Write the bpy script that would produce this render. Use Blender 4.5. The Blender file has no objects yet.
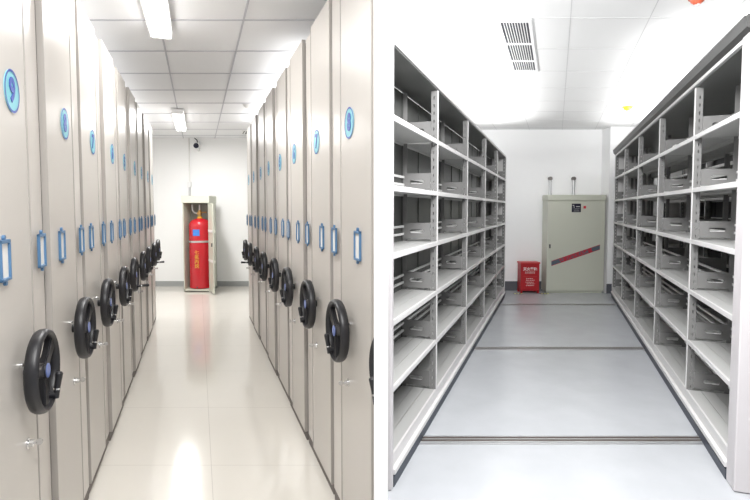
import bpy, bmesh, math, random
from mathutils import Vector, Matrix
random.seed(4)
D = bpy.data
sc = bpy.context.scene
COL = sc.collection
PI = math.pi

# ------------------------------------------------------------------ materials
def mat(name, col, rough=0.5, metal=0.0, emit=None, es=0.0, noise=0.0, nscale=6.0, bump=0.0, bscale=60.0, spec=0.5, coat=0.0):
    m = D.materials.new(name); m.use_nodes = True
    nt = m.node_tree; b = nt.nodes['Principled BSDF']
    b.inputs['Base Color'].default_value = (*col, 1)
    b.inputs['Roughness'].default_value = rough
    b.inputs['Metallic'].default_value = metal
    b.inputs['Specular IOR Level'].default_value = spec
    b.inputs['Coat Weight'].default_value = coat
    if emit:
        b.inputs['Emission Color'].default_value = (*emit, 1); b.inputs['Emission Strength'].default_value = es
    tc = nt.nodes.new('ShaderNodeTexCoord')
    if noise > 0:
        n = nt.nodes.new('ShaderNodeTexNoise'); n.inputs['Scale'].default_value = nscale; n.inputs['Detail'].default_value = 4
        nt.links.new(tc.outputs['Object'], n.inputs['Vector'])
        r = nt.nodes.new('ShaderNodeMapRange')
        r.inputs['From Min'].default_value = 0.3; r.inputs['From Max'].default_value = 0.7
        r.inputs['To Min'].default_value = 1 - noise; r.inputs['To Max'].default_value = 1 + noise * 0.5
        nt.links.new(n.outputs['Fac'], r.inputs['Value'])
        mx = nt.nodes.new('ShaderNodeVectorMath'); mx.operation = 'SCALE'
        mx.inputs[0].default_value = col
        nt.links.new(r.outputs['Result'], mx.inputs['Scale'])
        nt.links.new(mx.outputs['Vector'], b.inputs['Base Color'])
    if bump > 0:
        n2 = nt.nodes.new('ShaderNodeTexNoise'); n2.inputs['Scale'].default_value = bscale
        nt.links.new(tc.outputs['Object'], n2.inputs['Vector'])
        bp = nt.nodes.new('ShaderNodeBump'); bp.inputs['Strength'].default_value = bump; bp.inputs['Distance'].default_value = 0.01
        nt.links.new(n2.outputs['Fac'], bp.inputs['Height']); nt.links.new(bp.outputs['Normal'], b.inputs['Normal'])
    return m

M = {}
M['panel'] = mat('grey_beige_enamel', (0.60, 0.57, 0.535), 0.34, noise=0.02, nscale=1.5)
M['strip'] = mat('grey_beige_trim', (0.64, 0.605, 0.57), 0.28)
M['edgeshade'] = mat('edge_shade_grey', (0.40, 0.375, 0.35), 0.5)
M['seam'] = mat('dark_seam', (0.20, 0.18, 0.17), 0.7)
M['body'] = mat('cabinet_body', (0.55, 0.53, 0.50), 0.5)
M['black'] = mat('black_plastic', (0.014, 0.014, 0.017), 0.38, bump=0.05, bscale=300)
M['blue'] = mat('blue_frame', (0.09, 0.20, 0.36), 0.35)
M['cyan'] = mat('cyan_sticker', (0.22, 0.60, 0.68), 0.4)
M['navy'] = mat('blue_print', (0.03, 0.08, 0.42), 0.4)
M['badge'] = mat('blue_badge', (0.16, 0.22, 0.50), 0.35)
M['card'] = mat('white_card', (0.82, 0.81, 0.79), 0.6)
M['chrome'] = mat('chrome_lock', (0.75, 0.75, 0.76), 0.22, 1.0)
M['wall'] = mat('white_paint', (0.93, 0.93, 0.925), 0.75, bump=0.04, bscale=90)
M['wallw'] = mat('bright_white_paint', (0.95, 0.95, 0.95), 0.7)
M['ceilL'] = mat('ceiling_tile', (0.86, 0.865, 0.88), 0.85, bump=0.15, bscale=220, noise=0.02, nscale=2)
M['ceilR'] = mat('ceiling_panel', (0.80, 0.80, 0.795), 0.6)
M['tbar'] = mat('ceiling_grid_bar', (0.50, 0.50, 0.54), 0.5)
M['joint'] = mat('panel_joint', (0.60, 0.60, 0.60), 0.7)
M['base'] = mat('grey_skirting', (0.36, 0.37, 0.37), 0.5)
M['baseD'] = mat('dark_skirting', (0.10, 0.105, 0.12), 0.5)
M['tube'] = mat('lamp_diffuser', (1, 1, 1), 0.4, emit=(1, 0.99, 0.97), es=6.0)
M['lampbody'] = mat('lamp_housing', (0.9, 0.9, 0.9), 0.4)
M['white'] = mat('white_plastic', (0.85, 0.85, 0.85), 0.35)
M['cab'] = mat('pale_green_grey_enamel', (0.60, 0.61, 0.52), 0.4)
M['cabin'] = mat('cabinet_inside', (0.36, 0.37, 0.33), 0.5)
M['red'] = mat('red_paint', (0.50, 0.012, 0.022), 0.22, coat=0.4)
M['redbox'] = mat('red_box_paint', (0.46, 0.015, 0.022), 0.4)
M['redlid'] = mat('light_red_lid', (0.58, 0.05, 0.055), 0.4)
M['brass'] = mat('brass', (0.55, 0.33, 0.12), 0.35, 1.0)
M['steel'] = mat('galvanised_steel', (0.62, 0.62, 0.63), 0.35, 0.8)
M['yellow'] = mat('yellow_lettering', (0.75, 0.42, 0.04), 0.5)
M['yel2'] = mat('yellow_plastic', (0.72, 0.78, 0.06), 0.4)
M['orange'] = mat('orange_red_plastic', (0.62, 0.13, 0.07), 0.4)
M['bluelab'] = mat('blue_label', (0.05, 0.20, 0.62), 0.5)
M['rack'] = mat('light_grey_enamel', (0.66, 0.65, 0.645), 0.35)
M['rackin'] = mat('shaded_grey_enamel', (0.185, 0.183, 0.18), 0.4)  # rack enamel with the shade of the interior put into its colour
M['shelf'] = mat('shelf_grey_enamel', (0.46, 0.46, 0.45), 0.33)
M['rackdark'] = mat('dark_grey_shaded_back', (0.065, 0.068, 0.064), 0.33, noise=0.15, nscale=5)  # dark back panels, darkened further for the light the rack tops block
M['backdark'] = mat('shade_coloured_panel', (0.05, 0.05, 0.055), 0.5)  # shade behind the right racks put into the panel colour
M['fascia'] = mat('dark_grey_fascia', (0.05, 0.05, 0.049), 0.4)
M['rail'] = mat('highlight_rail', (0.78, 0.78, 0.77), 0.3)  # highlights on the far shelf edges put into the rail colour
M['slot'] = mat('slot_dark', (0.05, 0.05, 0.055), 0.6)  # one dark grey for vent backing, latch, handle, plug and cable
M['toe'] = mat('toe_recess_shade', (0.045, 0.055, 0.075), 0.5)
M['endp'] = mat('white_end_panel', (0.56, 0.535, 0.545), 0.35)
M['groove'] = mat('brown_track_groove', (0.07, 0.05, 0.04), 0.6)
M['grstripe'] = mat('slate_stripe', (0.10, 0.125, 0.16), 0.5)
M['redtext'] = mat('red_lettering', (0.55, 0.03, 0.05), 0.5)
M['plate'] = mat('black_plate', (0.012, 0.012, 0.03), 0.4)
M['mirror'] = mat('lens_dark', (0.01, 0.012, 0.03), 0.1)

def floor_mat(name, col, k, tx, ty, line, rough, noise, nsc, origin=(0, 0), w=0.004):
    m = mat(name, col, rough, noise=noise, nscale=nsc)
    nt = m.node_tree; b = nt.nodes['Principled BSDF']
    tc = [n for n in nt.nodes if n.type == 'TEX_COORD'][0]
    sep = nt.nodes.new('ShaderNodeSeparateXYZ'); nt.links.new(tc.outputs['Object'], sep.inputs[0])
    def mth(op, a, b_=None):
        n = nt.nodes.new('ShaderNodeMath'); n.operation = op
        for i, v in enumerate((a, b_)):
            if v is None: continue
            if isinstance(v, (int, float)): n.inputs[i].default_value = v
            else: nt.links.new(v, n.inputs[i])
        return n.outputs[0]
    xs = mth('SUBTRACT', sep.outputs['X'], mth('MULTIPLY', sep.outputs['Y'], k))
    def ln(v, per, off):
        f = mth('FRACT', mth('DIVIDE', mth('ADD', v, 50 * per - off), per))
        return mth('LESS_THAN', f, w / per)
    g = mth('MAXIMUM', ln(xs, tx, origin[0]), ln(sep.outputs['Y'], ty, origin[1]))
    mix = nt.nodes.new('ShaderNodeMix'); mix.data_type = 'RGBA'
    src = b.inputs['Base Color'].links[0].from_socket
    nt.links.new(g, mix.inputs[0]); nt.links.new(src, mix.inputs[6]); mix.inputs[7].default_value = (*line, 1)
    nt.links.new(mix.outputs[2], b.inputs['Base Color'])
    return m

# ------------------------------------------------------------------ mesh helpers
def box(bm, x0, x1, y0, y1, z0, z1, bev=0.0):
    t = bmesh.new()
    v = [t.verts.new(p) for p in ((x0,y0,z0),(x1,y0,z0),(x1,y1,z0),(x0,y1,z0),(x0,y0,z1),(x1,y0,z1),(x1,y1,z1),(x0,y1,z1))]
    for f in ((0,3,2,1),(4,5,6,7),(0,1,5,4),(1,2,6,5),(2,3,7,6),(3,0,4,7)): t.faces.new([v[i] for i in f])
    bmesh.ops.recalc_face_normals(t, faces=t.faces)
    if bev: bmesh.ops.bevel(t, geom=t.edges[:], offset=bev, segments=2, profile=0.5, affect='EDGES')
    merge(bm, t)
def merge(bm, t, mtx=None):
    if mtx is not None: bmesh.ops.transform(t, matrix=mtx, verts=t.verts)
    me = D.meshes.new('tmp'); t.to_mesh(me); t.free(); bm.from_mesh(me); D.meshes.remove(me)
def prism(bm, pts, z0, z1):                       # pts: xy polygon
    a = [bm.verts.new((x, y, z0)) for x, y in pts]; c = [bm.verts.new((x, y, z1)) for x, y in pts]
    n = len(pts); fs = [bm.faces.new(a[::-1]), bm.faces.new(c)]
    for i in range(n): fs.append(bm.faces.new((a[i], a[(i+1)%n], c[(i+1)%n], c[i])))
    bmesh.ops.recalc_face_normals(bm, faces=fs)
def cyl(bm, p0, p1, r0, r1=None, seg=16):
    r1 = r0 if r1 is None else r1
    p0, p1 = Vector(p0), Vector(p1); d = p1 - p0
    t = bmesh.new()
    bmesh.ops.create_cone(t, cap_ends=True, segments=seg, radius1=r0, radius2=r1, depth=d.length)
    q = Vector((0,0,1)).rotation_difference(d.normalized()).to_matrix().to_4x4()
    merge(bm, t, Matrix.Translation((p0+p1)/2) @ q)
def lathe(bm, prof, c=(0,0,0), seg=32):           # prof: (r, z)
    rings = []
    for r, z in prof:
        rings.append([bm.verts.new((c[0]+r*math.cos(2*PI*i/seg), c[1]+r*math.sin(2*PI*i/seg), c[2]+z)) for i in range(seg)])
    fs = []
    for a, b in zip(rings, rings[1:]):
        for i in range(seg): fs.append(bm.faces.new((a[i], a[(i+1)%seg], b[(i+1)%seg], b[i])))
    fs.append(bm.faces.new(rings[0][::-1])); fs.append(bm.faces.new(rings[-1]))
    bmesh.ops.recalc_face_normals(bm, faces=fs)
def tube(bm, pts, r, seg=10):
    for a, b in zip(pts, pts[1:]): cyl(bm, a, b, r, seg=seg)
    for p in pts[1:-1]:
        t = bmesh.new(); bmesh.ops.create_uvsphere(t, u_segments=10, v_segments=6, radius=r); merge(bm, t, Matrix.Translation(p))
def obj(name, bm, m, parent=None, loc=(0,0,0), rot=(0,0,0), smooth=False):
    me = D.meshes.new(name); bm.to_mesh(me); bm.free()
    if smooth:
        for p in me.polygons: p.use_smooth = True
    me.materials.append(m)
    o = D.objects.new(name, me); COL.objects.link(o)
    o.parent = parent; o.location = loc; o.rotation_euler = rot
    if smooth:
        md = o.modifiers.new('e', 'EDGE_SPLIT'); md.split_angle = math.radians(40)
    return o
def tag(o, label, cat, group=None):
    o['label'] = label; o['category'] = cat
    if group: o['group'] = group
    return o
def thing(name, label, cat, loc=(0,0,0), rz=0.0, group=None):
    o = D.objects.new(name, None); COL.objects.link(o); o.empty_display_size = 0.1
    o.location = loc; o.rotation_euler = (0,0,rz)
    return tag(o, label, cat, group)
def struct(name, bm, m):
    o = obj(name, bm, m); o['kind'] = 'structure'; return o
def copy_tree(o, parent=None):
    c = o.copy(); COL.objects.link(c); c.parent = parent
    for ch in list(o.children): copy_tree(ch, c)
    return c
def text_mesh(s, size, align='CENTER', vertical=False, bold=0.0, extr=0.0008):
    cu = D.curves.new('t', 'FONT'); cu.body = '\n'.join(s) if vertical else s
    cu.size = size; cu.align_x = 'CENTER'; cu.align_y = 'CENTER'; cu.extrude = extr; cu.offset = bold
    cu.resolution_u = 3
    o = D.objects.new('t', cu); COL.objects.link(o)
    bpy.context.view_layer.update()
    me = D.meshes.new_from_object(o.evaluated_get(bpy.context.evaluated_depsgraph_get()))
    D.objects.remove(o); D.curves.remove(cu)
    return me
def text(name, s, size, m, parent, mtx, **kw):
    me = text_mesh(s, size, **kw); me.name = name
    me.transform(mtx); me.materials.clear(); me.materials.append(m)
    o = D.objects.new(name, me); COL.objects.link(o); o.parent = parent
    return o
def face_mtx(loc, normal='-y'):
    # text plane -> vertical plane
    if normal == '-y': R = Matrix(((1,0,0),(0,0,-1),(0,1,0))).to_4x4()
    elif normal == '+x': R = Matrix(((0,0,1),(1,0,0),(0,1,0))).to_4x4()
    return Matrix.Translation(loc) @ R

# ------------------------------------------------------------------ layout constants
KL, KR = -0.354, 0.362                # plan slant of the two aisles
ML, MR = math.hypot(1, KL), math.hypot(1, KR)
WL, WR = 9.6, 9.1                     # depth of the two back walls
CL, CR = 2.84, 2.92                   # ceiling heights
fl = lambda c, Y: (KL*Y + c, Y)       # a point of the left room on the line c beside its aisle
fr = lambda c, Y: (KR*Y + c, Y)
PART = [(0.038, 1.35), (0.038, 1.95), (-0.213, 2.6), (-0.02, 9.7)]

# ------------------------------------------------------------------ shell
M['floorL'] = floor_mat('cream_gloss_tile', (0.72, 0.69, 0.635), KL, 0.8, 0.85, (0.52, 0.49, 0.45), 0.12, 0.02, 1.2, (0.05, 0.3), 0.003)
M['floorR'] = mat('grey_blue_floor_paint', (0.50, 0.515, 0.54), 0.2, noise=0.05, nscale=3.5, bump=0.03, bscale=14)

bm = bmesh.new(); prism(bm, [fl(-1.7, -1.2), (0.018, -1.2), *PART, fl(-1.7, 9.7)], -0.1, 0); struct('floor_left', bm, M['floorL'])
bm = bmesh.new(); prism(bm, [(0.018, -1.2), fr(3.6, -1.2), fr(3.6, 9.7), *PART[::-1]], -0.1, 0); struct('floor_right', bm, M['floorR'])
bm = bmesh.new(); prism(bm, [fl(-1.7, -1.2), (0.018, -1.2), *PART, fl(-1.7, 9.7)], CL, CL+0.1); struct('ceiling_left', bm, M['ceilL'])
bm = bmesh.new(); prism(bm, [(0.018, -1.2), fr(3.6, -1.2), fr(3.6, 9.7), *PART[::-1]], CR, CR+0.1); struct('ceiling_right', bm, M['ceilR'])
bm = bmesh.new(); box(bm, fl(-1.7, WL)[0]-0.2, -0.03, WL, WL+0.1, 0, CL); struct('wall_back_left', bm, M['wall'])
bm = bmesh.new(); box(bm, 0.0, fr(3.6, WR)[0]+0.2, WR, WR+0.1, 0, CR); struct('wall_back_right', bm, M['wallw'])
bm = bmesh.new(); prism(bm, [fl(-1.8, -1.2), fl(-1.7, -1.2), fl(-1.7, 9.7), fl(-1.8, 9.7)], 0, CL); struct('wall_left', bm, M['wall'])
bm = bmesh.new(); prism(bm, [fr(3.7, -1.2), fr(3.6, -1.2), fr(3.6, 9.7), fr(3.7, 9.7)], 0, CR); struct('wall_right', bm, M['wall'])
bm = bmesh.new()
box(bm, -0.0027, 0.0355, 1.35, 1.80, 0, CR); struct('wall_partition', bm, M['wallw'])
bm = bmesh.new(); box(bm, 0.034, 0.042, 1.80, 1.95, 0, CR); struct('wall_partition', bm, M['wallw'])
for (a, b) in zip(PART[1:], PART[2:]):
    d = Vector((b[0]-a[0], b[1]-a[1])).normalized(); n = Vector((-d.y, d.x))*0.006
    bm = bmesh.new(); prism(bm, [(a[0]-n.x, a[1]-n.y), (b[0]-n.x, b[1]-n.y), (b[0]+n.x, b[1]+n.y), (a[0]+n.x, a[1]+n.y)], 0, CR); struct('wall_partition', bm, M['wallw'])
# column in the right room's far corner
bm = bmesh.new(); box(bm, 4.10, 5.4, 8.78, WR, 0, CR); struct('wall_corner_column', bm, M['wallw'])
bm = bmesh.new(); box(bm, fl(-1.7, WL)[0], -0.08, WL-0.015, WL, 0, 0.10); struct('baseboard_left', bm, M['base'])
bm = bmesh.new(); box(bm, 0.02, 4.10, WR-0.015, WR, 0, 0.17); box(bm, 4.09, 5.4, 8.765, 8.78, 0, 0.17); struct('baseboard_right', bm, M['baseD'])
# ceiling grid of the left room
bm = bmesh.new()
def strip_l(c, y0, y1, w, f, z0, z1): prism(bm, [f(c-w, y0), f(c+w, y0), f(c+w, y1), f(c-w, y1)], z0, z1)
for c in (-1.45, -0.85, -0.25, 0.35, 0.95):
    strip_l(c, 0.0, WL if c < 1 else 2.2, 0.007, fl, CL-0.006, CL+0.001)
for i in range(14):
    Y = 0.83 + 0.70*i
    if Y < WL: prism(bm, [fl(-1.68, Y-0.007), (min(fl(1.3, Y)[0], -0.24 + 0.027*(Y-2.6)) if Y > 2.6 else 0.0, Y-0.007), (min(fl(1.3, Y)[0], -0.24 + 0.027*(Y-2.6)) if Y > 2.6 else 0.0, Y+0.007), fl(-1.68, Y+0.007)], CL-0.006, CL+0.001)
struct('trim_1', bm, M['tbar'])
# panel joints of the right room's ceiling
bm = bmesh.new()
for c in (-1.10, -0.51, 0.08, 0.67, 1.26, 1.85):
    strip_l(c, 3.3 if c < -0.3 else 0.0, WR, 0.003, fr, CR-0.002, CR+0.001)
for i in range(12):
    Y = 0.93 + 0.72*i
    prism(bm, [(0.05 if Y < 3 else max(0.05, fr(-1.4, Y)[0]), Y-0.003), fr(3.5, Y-0.003), fr(3.5, Y+0.003), (0.05 if Y < 3 else max(0.05, fr(-1.4, Y)[0]), Y+0.003)], CR-0.002, CR+0.001)
struct('trim_2', bm, M['joint'])

# ------------------------------------------------------------------ left room: mobile cabinets with hand wheels
RZL = -math.atan(KL); RZR = -math.atan(KR)

def wheel_bm():
    bm = bmesh.new(); R, sr, sx, n, k = 0.128, 0.0115, 0.021, 48, 12
    vs = [[bm.verts.new((sx*math.sin(2*PI*j/k), (R+sr*math.cos(2*PI*j/k))*math.cos(2*PI*i/n), (R+sr*math.cos(2*PI*j/k))*math.sin(2*PI*i/n))) for j in range(k)] for i in range(n)]
    for i in range(n):
        for j in range(k): bm.faces.new((vs[i][j], vs[(i+1)%n][j], vs[(i+1)%n][(j+1)%k], vs[i][(j+1)%k]))
    bmesh.ops.recalc_face_normals(bm, faces=bm.faces)
    return bm
def spokes_bm(s):
    bm = bmesh.new()
    for ang in (38, 165, 270):
        t = bmesh.new(); a = math.radians(ang)
        pts = [(0.0, -0.028), (0.055, -0.019), (0.121, -0.028), (0.121, 0.028), (0.055, 0.019), (0.0, 0.028)]
        lo = [t.verts.new((-0.012, p[0], p[1])) for p in pts]; hi = [t.verts.new((0.010, p[0], p[1])) for p in pts]
        t.faces.new(lo[::-1]); t.faces.new(hi)
        for i in range(6): t.faces.new((lo[i], lo[(i+1)%6], hi[(i+1)%6], hi[i]))
        bmesh.ops.recalc_face_normals(t, faces=t.faces)
        bmesh.ops.bevel(t, geom=t.edges[:], offset=0.004, segments=2, affect='EDGES')
        merge(bm, t, Matrix.Diagonal((1, s, 1, 1)) @ Matrix.Rotation(a, 4, 'X'))
    bmesh.ops.recalc_face_normals(bm, faces=bm.faces)
    return bm

def holder(parent, y, z):
    bm = bmesh.new(); w, h, t = 0.040, 0.062, 0.007
    box(bm, 0.002, 0.012, y-w, y-w+t, z-h, z+h, 0.0015); box(bm, 0.002, 0.012, y+w-t, y+w, z-h, z+h, 0.0015)
    box(bm, 0.002, 0.012, y-w, y+w, z-h, z-h+t*1.3, 0.0015); box(bm, 0.002, 0.012, y-w, y+w, z+h-t*1.6, z+h, 0.0015)
    cyl(bm, (0.002, y, z+h+0.006), (0.01, y, z+h+0.006), 0.008, seg=8); cyl(bm, (0.002, y, z-h-0.006), (0.01, y, z-h-0.006), 0.008, seg=8)
    h_ = obj('card_holder', bm, M['blue'], parent); h_['label'] = 'blue framed card holder'
    bm = bmesh.new(); box(bm, 0.001, 0.005, y-w+t, y+w-t, z-h+t, z+h-t); obj('card', bm, M['card'], h_)

HT = 2.55
def make_unit(s, depth, number, partial=False, grip_out=False):
    """s=+1: local +y runs away from the camera. x=0 is the aisle face."""
    f = ML
    r = thing('mobile_cabinet', '', 'cabinet')
    def yy(a, b): return (a*s, b*s) if s > 0 else (b*s, a*s)
    if not partial:
        y0, y1 = yy(-0.255*f, 0.155*f)
        bm = bmesh.new(); box(bm, -0.022, 0.002, min(y0,y1)+0.004, max(y0,y1)-0.004, 0.055, HT, 0.007); obj('main_panel', bm, M['panel'], r)
        y0, y1 = yy(0.155*f, 0.345*f)
        bm = bmesh.new(); box(bm, -0.028, -0.010, y0+0.005, y1-0.008, 0.055, HT-0.012, 0.006); obj('side_strip', bm, M['strip'], r)
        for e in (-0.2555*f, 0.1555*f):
            bm = bmesh.new(); box(bm, -0.02, 0.0035, e*s-0.0035, e*s+0.0035, 0.06, HT-0.004, 0.002); obj('edge_shade_strip', bm, M['edgeshade'], r)  # added strip, its grey stands in for shade in the panel groove
        y0, y1 = yy(-0.255*f, 0.350*f)
        bm = bmesh.new(); box(bm, -0.034, -0.024, y0+0.001, y1-0.001, 0.02, HT-0.02); obj('rubber_seal', bm, M['seam'], r)
        y0, y1 = yy(-0.25*f, 0.33*f)
        bm = bmesh.new(); box(bm, -depth-0.004, -0.035, y0+0.004, y1-0.004, 0.03, HT-0.03, 0.004); obj('cabinet_body', bm, M['body'], r)
        bm = bmesh.new(); box(bm, -0.045, -0.012, y0, y1, 0.0, 0.055); obj('toe_kick', bm, M['seam'], r)
        holder(r, -0.10*s*f, 1.345); holder(r, 0.255*s*f, 1.345)
        st = D.objects.new('number_sticker', None)
        bm = bmesh.new(); cyl(bm, (0.001, 0, 0), (0.004, 0, 0), 0.066, seg=40)
        st = obj('number_sticker', bm, M['cyan'], r, (0, 0.02*s, 1.871)); st['label'] = 'light blue round number sticker'
        bm = bmesh.new(); 
        n = 40
        ri = [[bm.verts.new((0.0055, rr*math.cos(2*PI*i/n), rr*math.sin(2*PI*i/n))) for i in range(n)] for rr in (0.0605, 0.068)]
        for i in range(n): bm.faces.new((ri[0][i], ri[1][i], ri[1][(i+1)%n], ri[0][(i+1)%n]))
        obj('sticker_ring', bm, M['navy'], st)
        text('sticker_digit', str(number), 0.105, M['navy'], st, face_mtx((0.0055, 0, 0), '+x'), bold=0.0035)
        # lock with key
        bm = bmesh.new(); cyl(bm, (0, 0.05*s, 0.715), (0.020, 0.05*s, 0.715), 0.012); cyl(bm, (0.0, 0.05*s, 0.715), (0.006, 0.05*s, 0.715), 0.019)
        lk = obj('lock', bm, M['chrome'], r, smooth=True)
        bm = bmesh.new(); box(bm, 0.018, 0.030, 0.049*s-0.001, 0.049*s+0.003, 0.712, 0.718); cyl(bm, (0.036, 0.048*s, 0.7165), (0.036, 0.052*s, 0.7165), 0.011); obj('key', bm, M['chrome'], lk)
        # small bolt left of the wheel
        bm = bmesh.new(); cyl(bm, (0, 0.0*s, 0.995), (0.012, 0.0*s, 0.995), 0.007, seg=10); obj('locking_pin', bm, M['chrome'], r, smooth=True)
    else:
        bm = bmesh.new(); a, b = sorted((0.27*s*f, 0.345*s*f)); box(bm, -0.024, -0.003, a, b, 0.0, HT-0.012, 0.004); obj('side_strip', bm, M['strip'], r)
    wx = 0.054
    bm = wheel_bm()
    wh = obj('hand_wheel', bm, M['black'], r, (wx, 0.05*s, 0.957), smooth=True)
    bm = spokes_bm(s); sp = obj('spokes', bm, M['black'], wh, smooth=True)
    bm = bmesh.new(); cyl(bm, (-0.03, 0, 0), (0.014, 0, 0), 0.033, 0.028, seg=28); cyl(bm, (-0.054, 0, 0), (-0.03, 0, 0), 0.019, seg=16)
    hb = obj('hub', bm, M['black'], wh, smooth=True)
    bm = bmesh.new(); cyl(bm, (0.0135, 0, 0), (0.016, 0, 0), 0.024, seg=24); obj('hub_badge', bm, M['badge'], wh)
    a = math.radians(-62)
    gy, gz = 0.108*math.cos(a)*s, 0.116*math.sin(a)
    bm = bmesh.new()
    d = Vector((0.12, 0.12*s, 1.0)).normalized() if not grip_out else Vector((1, 0.05, 0.05)).normalized()
    p0 = Vector((0.0, gy, gz)); p1 = p0 + Vector((0.024, 0, 0))
    cyl(bm, p0, p1, 0.011); cyl(bm, p1 - d*0.012, p1 + d*0.022, 0.0095, 0.010)
    cyl(bm, p1 + d*0.022, p1 + d*0.072, 0.0095, 0.0125); cyl(bm, p1 + d*0.072, p1 + d*0.078, 0.0125, 0.008)
    obj('grip', bm, M['black'], wh, smooth=True)
    bm = bmesh.new(); cyl(bm, p1 + d*0.017, p1 + d*0.023, 0.0112); obj('grip_ring', bm, M['chrome'], wh)
    return r

GL = 'grey mobile cabinets forming the left row'
GRr = 'grey mobile cabinets forming the right row'
nums = {9: 'nearest', 8: 'second', 7: 'third', 6: 'fourth', 5: 'fifth', 4: 'sixth', 3: 'seventh', 2: 'eighth', 1: 'farthest'}
for i in range(9):
    Y = 1.585 + 0.61*i
    n = 9 - i
    u = make_unit(1, 0.85, n, grip_out=(i in (4, 7)))
    u.location = (*fl(-0.583 + (0.003 if i % 2 else -0.003), Y), 0); u.rotation_euler.z = RZL
    tag(u, f'beige cabinet with black hand wheel and sticker {n}, {nums[n]} in the left row', 'cabinet', GL)
numr = {8: 'nearest whole', 7: 'second whole', 6: 'third whole', 5: 'fourth whole', 4: 'fifth whole', 3: 'sixth whole', 2: 'seventh whole', 1: 'farthest'}
for i in range(8):
    Y = 2.175 + 0.62*i
    n = 8 - i
    yn = Y - 0.26
    xf = fl(0.67, yn)[0]
    xp = (0.018 - 0.355*(yn-1.95)) if yn < 2.6 else -0.213 + 0.0272*(yn-2.6)
    dep = max(0.036, min(0.6, (xp - xf - 0.02)*0.9))
    u = make_unit(-1, dep, n, grip_out=(i == 6))
    u.location = (*fl(0.67 + (0.003 if i % 2 else -0.002), Y), 0); u.rotation_euler.z = RZL + PI
    tag(u, f'beige cabinet with black hand wheel and sticker {n}, {numr[n]} in the right-hand row', 'cabinet', GRr)
# the cabinet cut off by the partition: only its far edge and part of its wheel show
u = make_unit(-1, 0.05, 9, partial=True)
u.location = (*fl(0.67, 1.585), 0); u.rotation_euler.z = RZL + PI
tag(u, 'grey cabinet edge with a black hand wheel, cut off by the white partition', 'cabinet', GRr)
bpy.context.view_layer.update()
for o in list(u.children_recursive):
    if o.type != 'MESH': continue
    b = bmesh.new(); b.from_mesh(o.data); mw = o.matrix_world
    b.transform(mw)
    bmesh.ops.bisect_plane(b, geom=b.verts[:]+b.edges[:]+b.faces[:], plane_co=(0.030, 0, 0), plane_no=(1, 0, 0), clear_outer=True)
    if not b.verts: b.free(); D.objects.remove(o); continue
    b.transform(mw.inverted()); o.data = o.data.copy(); b.to_mesh(o.data); b.free()

# ------------------------------------------------------------------ left room: fire cylinder in its open cabinet
cx = -3.20
t = thing('fire_suppression_cabinet', 'open pale green grey metal cabinet around the red gas cylinder against the white wall', 'cabinet', (cx, 9.08, 0))
bm = bmesh.new(); w, d, h = 0.235, 0.40, 1.60
box(bm, -w, -w+0.015, -0.15, -0.15+d, 0.0, h); box(bm, w-0.015, w, -0.15, -0.15+d, 0.0, h); box(bm, -w, w, -0.165+d, -0.15+d, 0.0, h); box(bm, -w, w, -0.15, -0.15+d, 0.02, 0.05)
obj('cabinet_shell', bm, M['cab'], t)
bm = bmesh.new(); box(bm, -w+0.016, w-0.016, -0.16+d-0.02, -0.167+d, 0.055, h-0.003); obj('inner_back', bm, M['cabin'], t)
bm = bmesh.new(); box(bm, -w-0.012, w+0.012, -0.165, -0.15+d, h, h+0.125, 0.005); obj('top_cover', bm, M['cab'], t)
bm = bmesh.new(); box(bm, 0, 0.40, -0.010, 0.010, 0.03, h-0.01, 0.003); box(bm, 0.0, 0.40, 0.0, 0.03, 0.56, 0.60); box(bm, 0.0, 0.40, 0.0, 0.03, 1.08, 1.12)
dr = obj('door', bm, M['cab'], t, (w, -0.15, 0), (0, 0, math.radians(-62)))
bm = bmesh.new(); box(bm, 0.02, 0.38, -0.022, -0.012, 0.56, 0.605, 0.003); box(bm, 0.02, 0.38, -0.022, -0.012, 1.08, 1.125, 0.003); obj('stiffener', bm, M['card'], dr)
bm = bmesh.new(); box(bm, 0.34, 0.36, -0.03, -0.012, 0.84, 0.90); obj('latch', bm, M['slot'], dr)
c = thing('gas_cylinder', 'tall red gas cylinder with blue label and yellow characters in the open cabinet', 'gas cylinder', (cx+0.005, 9.12, 0.05))
bm = bmesh.new(); R = 0.193
lathe(bm, [(R-0.02, 0), (R, 0.012), (R, 1.13), (R-0.004, 1.17), (R-0.03, 1.22), (R-0.08, 1.255), (0.05, 1.27), (0.04, 1.275)], seg=48); obj('tank', bm, M['red'], c, smooth=True)
bm = bmesh.new(); cyl(bm, (0,0,1.27), (0,0,1.30), 0.045, seg=20); obj('neck_ring', bm, M['yellow'], c)
bm = bmesh.new(); cyl(bm, (0,0,1.30), (0,0,1.42), 0.028, seg=14); cyl(bm, (0,0,1.38), (0.13,-0.02,1.38), 0.012); box(bm, -0.04, 0.03, -0.04, 0.03, 1.34, 1.38, 0.005); obj('valve', bm, M['brass'], c)
bm = bmesh.new(); tube(bm, [(0,0,1.42), (0,0,1.52)], 0.018); tube(bm, [(-0.03,0,1.36), (-0.09,0,1.37), (-0.125,-0.02,1.42), (-0.13,-0.02,1.52)], 0.014); obj('hose', bm, M['steel'], c, smooth=True)
bm = bmesh.new()
n = 24
for z0, z1, aw, rr in ((1.035, 1.125, 0.32, 0.0),):
    va = []
    for j in range(9):
        a = -PI/2 - 0.03 - aw + 2*aw*j/8
        va.append((bm.verts.new(((R+0.002)*math.cos(a), (R+0.002)*math.sin(a), 0.96)), bm.verts.new(((R+0.002)*math.cos(a), (R+0.002)*math.sin(a), 1.075))))
    for p, q in zip(va, va[1:]): bm.faces.new((p[0], q[0], q[1], p[1]))
obj('paper_label', bm, M['bluelab'], c)
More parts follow.
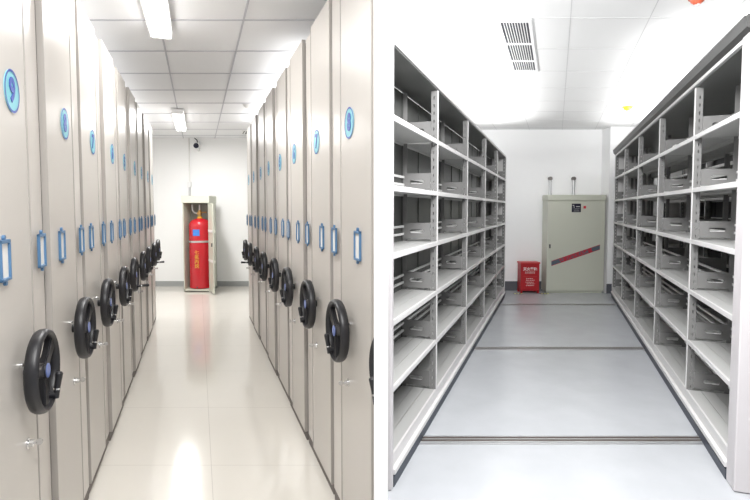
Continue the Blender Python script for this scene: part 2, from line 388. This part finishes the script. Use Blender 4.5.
bm = bmesh.new(); lathe(bm, [(R+0.001, 0.835), (R+0.006, 0.84), (R+0.006, 0.865), (R+0.001, 0.87)], seg=40); box(bm, -0.218, -0.18, 0.0, 0.03, 0.84, 0.865); box(bm, 0.18, 0.212, 0.0, 0.03, 0.84, 0.865)
obj('clamp_band', bm, M['steel'], c, smooth=True)
text('lettering', '七氟丙烷', 0.082, M['yellow'], c, face_mtx((0.0, -R-0.001, 0.535), '-y'), vertical=True, extr=0.002)
bm = bmesh.new(); cyl(bm, (0.0,-R+0.002,0.035), (0.0,-R-0.012,0.035), 0.012); obj('drain_plug', bm, M['slot'], c)

# wall devices
t = thing('security_camera', 'small black lens security camera on a white bracket under the ceiling', 'camera', (-3.36, WL, 2.68))
bm = bmesh.new(); cyl(bm, (0, 0, -0.06), (0, -0.08, -0.06), 0.028); cyl(bm, (0, -0.07, -0.06), (0, -0.1, 0.0), 0.02); obj('bracket', bm, M['white'], t, smooth=True)
bm = bmesh.new(); cyl(bm, (0, -0.03, 0.02), (0, -0.13, -0.0), 0.055, seg=24); obj('housing', bm, M['white'], t, smooth=True)
bm = bmesh.new(); cyl(bm, (0, -0.13, 0.0), (0, -0.14, 0.0), 0.05, seg=24); obj('lens', bm, M['mirror'], t)
bm = bmesh.new(); tube(bm, [(0,-0.005,0.03), (-0.03,-0.006,0.12), (-0.075,-0.006,0.16), (-0.075,-0.006,0.215)], 0.008); obj('cable', bm, M['slot'], t)
t = thing('conduit', 'white vertical conduit running down the white wall to the pale cabinet', 'conduit', (-3.54, WL, 1.65))
bm = bmesh.new(); cyl(bm, (0, -0.014, 0.05), (0, -0.014, 1.22), 0.012); obj('pipe', bm, M['card'], t)
bm = bmesh.new(); box(bm, -0.035, 0.035, -0.05, 0, 0.26, 0.36, 0.006); obj('junction_box', bm, M['white'], t)
bm = bmesh.new(); cyl(bm, (0, -0.02, 0.0), (0, -0.02, 0.25), 0.020); obj('gauge_tube', bm, M['steel'], t)

# ceiling fixtures, left room
def batten(x, y, ln, zc, rz, label, w=0.165, grp='fluorescent battens over the cream floor aisle'):
    t = thing('ceiling_light', label, 'ceiling light', (x, y, zc), rz, grp)
    bm = bmesh.new(); box(bm, -w/2, w/2, -ln/2, ln/2, -0.03, 0.0, 0.004); obj('housing', bm, M['lampbody'], t)
    for sx in (-0.042, 0.042):
        bm = bmesh.new(); cyl(bm, (sx, -ln/2+0.03, -0.052), (sx, ln/2-0.03, -0.052), 0.02); obj('tube', bm, M['tube'], t, smooth=True)
    for e in (-1, 1):
        bm = bmesh.new(); box(bm, -w/2+0.01, w/2-0.01, e*(ln/2-0.015)-0.014, e*(ln/2-0.015)+0.014, -0.07, -0.03); obj('end_cap', bm, M['lampbody'], t)
    return t
def lamp(x, y, z, sx, sy, rz, power, col=(1, 0.99, 0.97)):
    l = D.lights.new('ceiling_or_fill_lamp', 'AREA'); l.shape = 'RECTANGLE'; l.size = sx; l.size_y = sy; l.energy = power; l.color = col
    o = D.objects.new('ceiling_or_fill_lamp', l); COL.objects.link(o); o.location = (x, y, z); o.rotation_euler = (0, 0, rz); return o
for (Y, c, ln, lb) in ((3.12, -0.25, 1.45, 'bright twin tube ceiling light nearest the camera over the cream aisle'),
                    (7.5, -0.25, 1.6, 'bright twin tube ceiling light farthest down the cream aisle'),
                    ):
    p = fl(c, Y); batten(p[0], p[1], ln, CL-0.008, RZL, lb)
    lamp(p[0], p[1], CL-0.09, 0.16, ln, RZL, 16 if Y < 4 else 42)
p = fl(0.1, 0.7); lamp(p[0]-0.2, p[1], CL-0.05, 0.5, 1.2, RZL, 25)  # added fill lamp, out of view above the near aisle
# cable line running between the two lights
def det(x, y, z, m1, m2, label, r=0.05, h=0.04, name='smoke_detector'):
    t = thing(name, label, 'detector', (x, y, z))
    bm = bmesh.new(); lathe(bm, [(r*0.8, -0.012), (r, -0.008), (r, 0.0)], seg=28); obj('mounting_plate', bm, m1, t, smooth=True)
    bm = bmesh.new(); lathe(bm, [(0.004, -h), (r*0.35, -h), (r*0.72, -h*0.6), (r*0.8, -0.012)], seg=28); obj('dome', bm, m2, t, smooth=True)
    return t
p = fl(0.66, 6.5); det(p[0], p[1], CL, M['white'], M['card'], 'white smoke detector on the tiled ceiling above the right cabinet row', 0.065, 0.05)
def small_vent(x, y, rz, label):
    t = thing('ceiling_vent', label, 'vent', (x, y, CL), rz, 'dark slotted vents by the far ceiling edge')
    bm = bmesh.new(); box(bm, -0.15, 0.15, -0.22, -0.2, -0.01, 0); box(bm, -0.15, 0.15, 0.2, 0.22, -0.01, 0); box(bm, -0.17, -0.15, -0.22, 0.22, -0.01, 0); box(bm, 0.15, 0.17, -0.22, 0.22, -0.01, 0)
    obj('frame', bm, M['white'], t)
    bm = bmesh.new(); box(bm, -0.15, 0.15, -0.2, 0.2, -0.004, -0.001); obj('backing', bm, M['slot'], t)
    bm = bmesh.new()
    for k in range(5): box(bm, -0.12+0.06*k-0.012, -0.12+0.06*k+0.012, -0.2, 0.2, -0.009, -0.004)
    obj('louver', bm, M['white'], t)
p = fl(0.98, 8.9); small_vent(p[0], p[1], RZL, 'dark slotted ceiling vent behind the end of the right cabinet row')
p = fl(-0.95, 8.9); small_vent(p[0], p[1], RZL, 'dark slotted ceiling vent behind the end of the left cabinet row')

# ------------------------------------------------------------------ right room: open racks
LVL, LVR = [0.17, 0.54, 0.90, 1.26, 1.621, 1.99], [0.17, 0.54, 0.91, 1.275, 1.645, 2.02]
def stadium_plate(x0, x1, z0, z1, slots, y0, t):
    """vertical plate in local XZ with stadium holes; extruded along y"""
    cu = D.curves.new('p', 'CURVE'); cu.dimensions = '2D'; cu.fill_mode = 'BOTH'; cu.extrude = t/2
    def poly(pts):
        s = cu.splines.new('POLY'); s.points.add(len(pts)-1)
        for q, p in zip(s.points, pts): q.co = (p[0], p[1], 0, 1)
        s.use_cyclic_u = True
    poly([(x0, z0), (x1, z0), (x1, z1), (x0, z1)])
    for (cxx, cz, hw, hh) in slots:
        pts = []
        horizontal = hw > hh; r = min(hw, hh); L = max(hw, hh) - r
        for j in range(12):
            a = -PI/2 + PI*j/5 if j < 6 else PI/2 + PI*(j-6)/5
            o = L if j < 6 else -L
            q = (math.cos(a)*r + o, math.sin(a)*r)
            pts.append((cxx+q[0], cz+q[1]) if horizontal else (cxx+q[1], cz+q[0]))
        poly(pts)
    o = D.objects.new('p', cu); COL.objects.link(o); bpy.context.view_layer.update()
    me = D.meshes.new_from_object(o.evaluated_get(bpy.context.evaluated_depsgraph_get()))
    D.objects.remove(o); D.curves.remove(cu)
    me.transform(Matrix(((1,0,0,0),(0,0,-1,y0),(0,1,0,0),(0,0,0,1))))
    return me
def link_mesh(name, me, m, parent, loc=(0,0,0)):
    me.materials.clear(); me.materials.append(m)
    o = D.objects.new(name, me); COL.objects.link(o); o.parent = parent; o.location = loc; return o

Yn = 2.69
YU = [3.62, 4.84, 6.06, 7.28, 8.44]

def make_rack(s, depth, rows, near_panel, back, fascia, label, name='open_shelf_rack', detail=True, first=0, Yn=2.69, LV=LVL, TOP=2.38):
    """s=+1: local +y away from the camera; aisle face at x=0, body towards -x."""
    r = thing(name, label, 'shelf rack')
    POS = [0.0] + [(y-Yn)*MR for y in YU]
    def Y(a): return a*s
    def bx(bm, x0, x1, a0, a1, z0, z1, bev=0): box(bm, x0, x1, min(a0*s, a1*s), max(a0*s, a1*s), z0, z1, bev)
    L = POS[-1]
    T = rows*depth + (rows-1)*0.03
    # base
    bm = bmesh.new(); bx(bm, -T, -0.02, first, L, 0.065, 0.155); bx(bm, -0.02, 0.0, 0.0+first, L, 0.07, 0.15, 0.004); bx(bm, -0.02, 0.022, 0.0+first, L, 0.07, 0.10, 0.004); obj('base_beam', bm, M['rack'], r)
    bm = bmesh.new(); bx(bm, -T+0.03, 0.014, first+0.005, L-0.01, 0.0, 0.055); obj('toe_kick', bm, M['toe'], r)  # dark colour set out past the face as the base's recess shadow
    # end panels
    bm = bmesh.new(); bx(bm, -T-0.01, 0.012, -near_panel if first == 0 else first, first-0.0 if first == 0 else first+0.03, 0.004, TOP+0.0, 0.006); obj('end_panel', bm, M['endp'], r)
    bm = bmesh.new(); bx(bm, -T, 0.008, L, L+0.03, 0.004, TOP, 0.005); obj('end_panel', bm, M['rack'], r)
    # top
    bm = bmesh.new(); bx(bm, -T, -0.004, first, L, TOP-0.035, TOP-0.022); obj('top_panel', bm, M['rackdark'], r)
    bm = bmesh.new(); bx(bm, -0.022, 0.004, first, L, TOP-0.024, TOP, 0.003); obj('top_rail', bm, M['rack'], r)
    if fascia:
        bm = bmesh.new(); t = bmesh.new()
        prof = [(0.005, TOP), (0.03, TOP+0.02), (0.04, TOP+0.075), (0.03, TOP+0.082), (-0.06, TOP+0.082), (-0.06, TOP)]
        a = [t.verts.new((p[0], Y(-near_panel), p[1])) for p in prof]; b = [t.verts.new((p[0], Y(L+0.03), p[1])) for p in prof]
        t.faces.new(a); t.faces.new(b[::-1])
        for i in range(6): t.faces.new((a[i], a[(i+1)%6], b[(i+1)%6], b[i]))
        bmesh.ops.recalc_face_normals(t, faces=t.faces); merge(bm, t); obj('fascia', bm, M['fascia'], r)
        bm = bmesh.new(); bx(bm, 0.028, 0.044, -near_panel, L+0.03, TOP+0.074, TOP+0.084); obj('fascia_edge', bm, M['rack'], r)
    ups = POS if first == 0 else [first] + POS[1:]
    # uprights: front flange + perforated web
    def upright_mesh():
        slots = [(-0.027, 0.2+0.055*k, 0.0035, 0.012) for k in range(39)]
        return stadium_plate(-0.047, -0.002, 0.155, TOP-0.04, slots, 0, 0.004)
    web = upright_mesh()
    for j, a in enumerate(ups):
        for side in range(rows):
            xo = -(depth+0.03)*side
            if side == 0:
                bm = bmesh.new(); bx(bm, -0.006, 0.002, a-0.004, a+0.020, 0.155, TOP-0.04, 0.0015)
                up = obj('upright', bm, M['rack'], r)
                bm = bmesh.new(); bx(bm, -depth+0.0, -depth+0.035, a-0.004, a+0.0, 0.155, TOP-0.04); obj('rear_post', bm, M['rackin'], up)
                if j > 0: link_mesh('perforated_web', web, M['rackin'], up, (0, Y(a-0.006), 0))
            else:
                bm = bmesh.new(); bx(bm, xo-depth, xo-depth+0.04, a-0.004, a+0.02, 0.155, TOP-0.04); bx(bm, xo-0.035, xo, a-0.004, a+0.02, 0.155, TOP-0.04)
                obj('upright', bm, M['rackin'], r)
    # shelves, brackets, rails
    brk = stadium_plate(-depth+0.005, -0.048, 0.018, 0.135, [(-depth/2-0.02, 0.074, 0.052, 0.0135)], 0, 0.003)
    for k, z in enumerate(LV):
        for j in range(len(ups)-1):
            a0, a1 = ups[j]+0.022, ups[j+1]-0.008
            if j == 0 and first == 0: a0 = 0.002
            for side in range(rows):
                xo = -(depth+0.03)*side
                bm = bmesh.new()
                w = (depth-0.012)/3
                for q in range(3):
                    bx(bm, xo-0.008-w*(q+1)+0.003, xo-0.008-w*q, a0, a1, z-0.012, z)
                bx(bm, xo-depth+0.004, xo-0.006, a0, a1, z-0.016, z-0.010)
                if side == 0: 
                    bl = bmesh.new(); bx(bl, -0.0115, 0.0015, a0, a1, z-0.029, z+0.0025, 0.002)
                else: bx(bm, xo-0.012, xo, a0, a1, z-0.032, z+0.001)
                bx(bm, xo-depth, xo-depth+0.010, a0, a1, z-0.032, z+0.001)
                sh = obj('shelf', bm, M['shelf'], r)
                if side == 0: obj('front_lip', bl, M['rack'], sh)
                if side == 0:
                    bm = bmesh.new()
                    for zz in (0.045, 0.10): bx(bm, -depth+0.002, -depth+0.016, a0, a1, z+zz, z+zz+0.016)
                    obj('rear_rail', bm, M['rail'], r)
        for j, a in enumerate(ups):
            if j == 0: continue
            if detail: 
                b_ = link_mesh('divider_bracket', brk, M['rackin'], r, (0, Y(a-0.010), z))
                bm = bmesh.new(); box(bm, -depth/2-0.02-0.046, -depth/2-0.02+0.046, -0.001, 0.002, 0.056, 0.064); box(bm, -depth/2-0.02-0.046, -depth/2-0.02-0.005, -0.001, 0.010, 0.060, 0.066)
                obj('slot_lip', bm, M['rail'], b_, (0, 0.004*s, 0))
            if rows > 1:
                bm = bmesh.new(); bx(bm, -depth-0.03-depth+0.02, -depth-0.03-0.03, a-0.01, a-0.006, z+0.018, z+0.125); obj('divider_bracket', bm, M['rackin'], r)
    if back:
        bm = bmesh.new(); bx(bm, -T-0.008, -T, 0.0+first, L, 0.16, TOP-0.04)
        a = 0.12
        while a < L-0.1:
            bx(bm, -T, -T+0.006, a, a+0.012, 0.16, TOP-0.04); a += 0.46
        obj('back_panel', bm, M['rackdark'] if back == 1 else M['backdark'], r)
    return r
lr = make_rack(1, 0.262, 1, 0.04, 1, False, 'light grey open shelf rack along the left side of the grey floor aisle', Yn=2.62)
lr.location = (*fr(-0.86, 2.62), 0); lr.rotation_euler.z = RZR
rr = make_rack(-1, 0.275, 2, 0.13, 0, True, 'light grey open shelf rack along the right of the grey aisle, dark fascia on top', LV=LVR, TOP=2.40)
rr.location = (*fr(0.98, Yn), 0); rr.rotation_euler.z = RZR + PI
r2 = make_rack(-1, 0.40, 1, 0.03, 2, False, 'grey shelf rack with back coloured as shade, standing behind the right aisle rack', detail=False, name='rear_shelf_rack')
r2.location = (*fr(0.98+0.85, Yn+0.1), 0); r2.rotation_euler.z = RZR + PI

# floor tracks
for Y, lb in ((3.18, 'steel floor track groove nearest the camera'), (5.30, 'middle steel floor track groove crossing the grey floor'), (7.75, 'farthest steel floor track groove, in front of the pale cabinet')):
    t = thing('floor_track', lb + '', 'floor track', (0, Y, 0), 0, 'floor tracks crossing the grey floor')
    xa = fr(-0.90, Y)[0]; xb = fr(1.05, Y)[0]
    bm = bmesh.new(); box(bm, xa, xb, -0.030, 0.030, 0.0, 0.0015); obj('groove', bm, M['groove'], t)
    bm = bmesh.new(); box(bm, xa, xb, -0.046, -0.030, 0.0, 0.004); box(bm, xa, xb, 0.030, 0.044, 0.0, 0.004); box(bm, xa, xb, -0.075, -0.055, 0.0, 0.003); obj('edge_strip', bm, M['steel'], t)
    bm = bmesh.new(); box(bm, xa, xb, -0.008, 0.004, 0.0015, 0.005); obj('rail', bm, M['steel'], t)

# fire cabinet
x0, x1, yf, H = 3.036, 4.050, 8.80, 1.74
t = thing('fire_suppression_cabinet', 'closed pale green grey cabinet with slanted slate stripe beside the red box', 'cabinet', ((x0+x1)/2, yf, 0))
W = (x1-x0)/2
bm = bmesh.new(); box(bm, -W, W, 0.02, 0.27, 0.03, H-0.10, 0.004); box(bm, -W+0.02, W-0.02, 0.03, 0.26, 0, 0.03); obj('cabinet_body', bm, M['cab'], t)
bm = bmesh.new(); box(bm, -W, W, 0.0, 0.02, 0.045, H-0.108, 0.004); dr = obj('door', bm, M['cab'], t)
bm = bmesh.new(); box(bm, -W-0.01, W+0.01, -0.01, 0.27, H-0.10, H, 0.005); obj('top_cover', bm, M['cab'], t)
bm = bmesh.new(); box(bm, -W+0.035, -W+0.06, -0.012, 0.0, 0.80, 0.87, 0.003); obj('handle', bm, M['slot'], dr)
# plate
bm = bmesh.new(); box(bm, -0.085, 0.075, -0.004, 0.0, 1.435, 1.585); pl = obj('name_plate', bm, M['plate'], dr)
bm = bmesh.new()
for (a, b, z) in ((-0.07, -0.045, 1.468), (-0.01, 0.055, 1.448), (-0.055, -0.035, 1.44), (-0.055, 0.05, 1.415), (-0.05, 0.045, 1.392), (-0.055, 0.05, 1.373)):
    z += 0.08; box(bm, a, b, -0.0052, -0.004, z, z+(0.012 if z > 1.51 else 0.003))
obj('plate_print', bm, M['card'], pl)
bm = bmesh.new(); box(bm, 0.12, 0.165, -0.003, 0, 1.50, 1.545); tr = obj('red_sticker', bm, M['redtext'], dr); tr['label'] = 'small red square sticker'
# stripe
sl = math.atan2(0.285, 0.83)
bm = bmesh.new()
pts = [(-0.425, 0.455), (-0.425, 0.545), (0.425, 0.835), (0.425, 0.745)]
a = [bm.verts.new((p[0], -0.001, p[1])) for p in pts]; b = [bm.verts.new((p[0], -0.003, p[1])) for p in pts]
bm.faces.new(b); bm.faces.new(a[::-1])
for i in range(4): bm.faces.new((a[i], a[(i+1)%4], b[(i+1)%4], b[i]))
bmesh.ops.recalc_face_normals(bm, faces=bm.faces)
sp = obj('stripe', bm, M['grstripe'], dr, (0, 0, 0.03)); sp['label'] = 'slanted slate grey stripe with red characters'
bm = bmesh.new(); 
for e in (0.0, 0.082):
    pts = [(-0.425, 0.455+e), (-0.425, 0.463+e), (0.425, 0.753+e), (0.425, 0.745+e)]
    bm.faces.new([bm.verts.new((p[0], -0.0045, p[1])) for p in pts])
obj('stripe_edge', bm, M['redtext'], sp)
text('stripe_lettering', '七氟丙烷灭火装置', 0.076, M['redtext'], sp, face_mtx((0.0, -0.0045, 0.640), '-y') @ Matrix.Rotation(math.atan2(0.29, 0.85), 4, 'Z'), bold=0.003)
for px in (3.14, 3.56):
    bm = bmesh.new(); cyl(bm, (px-(x0+x1)/2, 0.20, H), (px-(x0+x1)/2, 0.20, H+0.24), 0.024); cyl(bm, (px-(x0+x1)/2, 0.20, H+0.235), (px-(x0+x1)/2, 0.20, H+0.265), 0.03); cyl(bm, (px-(x0+x1)/2, 0.20, H), (px-(x0+x1)/2, 0.20, H+0.03), 0.03)
    pp = obj('pressure_nozzle', bm, M['steel'], t, smooth=True)
    bm = bmesh.new(); cyl(bm, (px-(x0+x1)/2-0.0, 0.17, H+0.295), (px-(x0+x1)/2, 0.23, H+0.295), 0.034, seg=20); obj('nozzle_tip', bm, M['seam'], pp, smooth=True)

# red extinguisher box
t = thing('extinguisher_box', 'red fire extinguisher box with white characters on the floor by the white wall', 'box', (2.75, 8.92, 0))
bm = bmesh.new(); box(bm, -0.165, 0.165, -0.10, 0.10, 0.04, 0.52, 0.004)
for sx in (-1, 1): 
    for sy in (-1, 1): box(bm, sx*0.148-0.017, sx*0.148+0.017, sy*0.083-0.017, sy*0.083+0.017, 0.0, 0.05)
obj('box_body', bm, M['redbox'], t)
bm = bmesh.new(); box(bm, -0.175, 0.175, -0.115, 0.11, 0.52, 0.55, 0.006); t_ = bm; obj('lid', bm, M['redlid'], t)
bm = bmesh.new(); box(bm, -0.155, 0.155, -0.106, -0.10, 0.06, 0.50, 0.003); dp = obj('front_panel', bm, M['redbox'], t)
text('lettering', '灭火器箱', 0.062, M['card'], dp, face_mtx((0.0, -0.107, 0.425), '-y'), bold=0.002)
bm = bmesh.new(); random.seed(8)
for zr, x0_, x1_ in ((0.372, -0.09, 0.09), (0.352, -0.09, 0.09), (0.255, -0.07, 0.05), (0.225, -0.07, 0.08), (0.19, -0.08, 0.07), (0.16, -0.06, 0.08), (0.13, -0.07, 0.07)):
    x_ = x0_
    while x_ < x1_:
        l_ = random.uniform(0.012, 0.03); box(bm, x_, min(x_+l_, x1_), -0.1075, -0.106, zr, zr+0.009); x_ += l_ + random.uniform(0.006, 0.014)
obj('small_print', bm, M['card'], dp)
bm = bmesh.new(); box(bm, -0.12, 0.12, -0.110, -0.106, 0.292, 0.298); obj('panel_seam', bm, M['redlid'], dp)
for sx in (-1, 1):
    t = thing('floor_marking', 'yellow and black hazard tape on the floor ' + ('left' if sx < 0 else 'right') + ' of the red box', 'tape', (2.75+sx*0.235, 8.74, 0), 0, 'hazard tape corners by the red box')
    bm = bmesh.new(); box(bm, -0.08, 0.08, -0.03, 0.03, 0.0005, 0.003); obj('tape', bm, M['plate'], t)
    bm = bmesh.new()
    for q in range(3): prism(bm, [(-0.07+q*0.055, -0.03), (-0.04+q*0.055, -0.03), (-0.02+q*0.055, 0.03), (-0.05+q*0.055, 0.03)], 0.003, 0.0035)
    obj('tape_stripe', bm, M['yel2'], t)

# big ceiling vent (fits its slanted ceiling tile)
t = thing('ceiling_vent', 'long white ceiling vent with dark slots above the grey floor aisle', 'vent', (0, 0, CR))
def par(bm, c0, c1, y0, y1, z0, z1): prism(bm, [fr(c0, y0), fr(c1, y0), fr(c1, y1), fr(c0, y1)], z0, z1)
c0, c1, y0, y1 = -0.475, -0.215, 3.81, 5.25
bm = bmesh.new(); par(bm, c0, c0+0.024, y0, y1, -0.014, 0); par(bm, c1-0.024, c1, y0, y1, -0.014, 0); par(bm, c0+0.024, c1-0.024, y0, y0+0.06, -0.014, 0); par(bm, c0+0.024, c1-0.024, y1-0.05, y1, -0.014, 0)
obj('frame', bm, M['white'], t)
bm = bmesh.new(); par(bm, c0+0.024, c1-0.024, y0+0.06, y1-0.05, -0.004, -0.001); obj('backing', bm, M['plate'], t)
bm = bmesh.new(); wv = (c1-c0-0.048)/10
for q in range(1, 10): par(bm, c0+0.024+wv*q-0.003, c0+0.024+wv*q+0.003, y0+0.06, y1-0.05, -0.012, -0.004)
for yq in (0.37, 0.70): par(bm, c0+0.024, c1-0.024, y0+yq*1.5, y0+yq*1.5+0.03, -0.0125, -0.004)
obj('louver', bm, M['lampbody'], t)
p = fr(0.926, 3.45); det(p[0], p[1], CR, M['orange'], M['orange'], 'orange red detector dome on the white ceiling above the right rack', 0.055, 0.045)
p = fr(0.975, 7.06); det(p[0], p[1], CR, M['yel2'], M['yel2'], 'yellow green capped detector on the white ceiling near the far column', 0.075, 0.055)

# ------------------------------------------------------------------ lights of the right room, added fill lamps
def uplamp(c, Y, z, ln, pw, wd=0.25):
    p = fr(c, Y); l = lamp(p[0], p[1], z, wd, ln, RZR, pw, (1, 1, 1)); l.rotation_euler = (Matrix.Rotation(RZR, 3, 'Z') @ Matrix.Rotation(PI, 3, 'Y')).to_euler(); return l
uplamp(-1.02, 6.0, 2.45, 4.6, 50, 0.4); uplamp(1.32, 6.0, 2.53, 4.6, 50, 0.4)
for (cc, xl) in ((-1.05, 0),):
    p = fl(cc, 5.0); l = lamp(p[0], p[1], 2.62, 0.3, 6.0, 0, 10, (1, 1, 1)); l.rotation_euler = (Matrix.Rotation(RZL, 3, 'Z') @ Matrix.Rotation(PI, 3, 'Y')).to_euler()  # added uplight hidden over the left row to brighten the left ceiling
p = fl(0.95, 6.0); l = lamp(p[0], p[1], 2.62, 0.3, 4.0, 0, 8, (1, 1, 1)); l.rotation_euler = (Matrix.Rotation(RZL, 3, 'Z') @ Matrix.Rotation(PI, 3, 'Y')).to_euler()  # same added uplight, hidden over the right cabinet row
for (c, Y, pw, ln, tilt) in ((0.1, 2.0, 66, 1.2, 45), (0.1, 0.3, 22, 1.2, 45)):  # added fill lamps out of view, tilted to brighten the far wall
    p = fr(c, Y); l = lamp(p[0], p[1], CR-0.25, 1.0, ln*0.5, 0, pw, (1, 1, 1))
    l.rotation_euler = (Matrix.Rotation(RZR, 3, 'Z') @ Matrix.Rotation(math.radians(tilt), 3, 'X')).to_euler()

w = D.worlds.new('w'); sc.world = w; w.use_nodes = True
w.node_tree.nodes['Background'].inputs[0].default_value = (1.0, 1.0, 1.0, 1)
w.node_tree.nodes['Background'].inputs[1].default_value = 0.40

# ------------------------------------------------------------------ camera
cam = D.cameras.new('camera'); co = D.objects.new('camera', cam); COL.objects.link(co)
cam.sensor_width = 36; cam.lens = 24; cam.clip_start = 0.05
PITCH = 3.0
co.location = (0, 0, 1.5); co.rotation_euler = (math.radians(90-PITCH), 0, 0)
cam.shift_y = -(41.5 - 500*math.tan(math.radians(PITCH)))/750
sc.camera = co
sc.view_settings.view_transform = 'Standard'
sc.view_settings.look = 'None'
sc.view_settings.exposure = 0.52
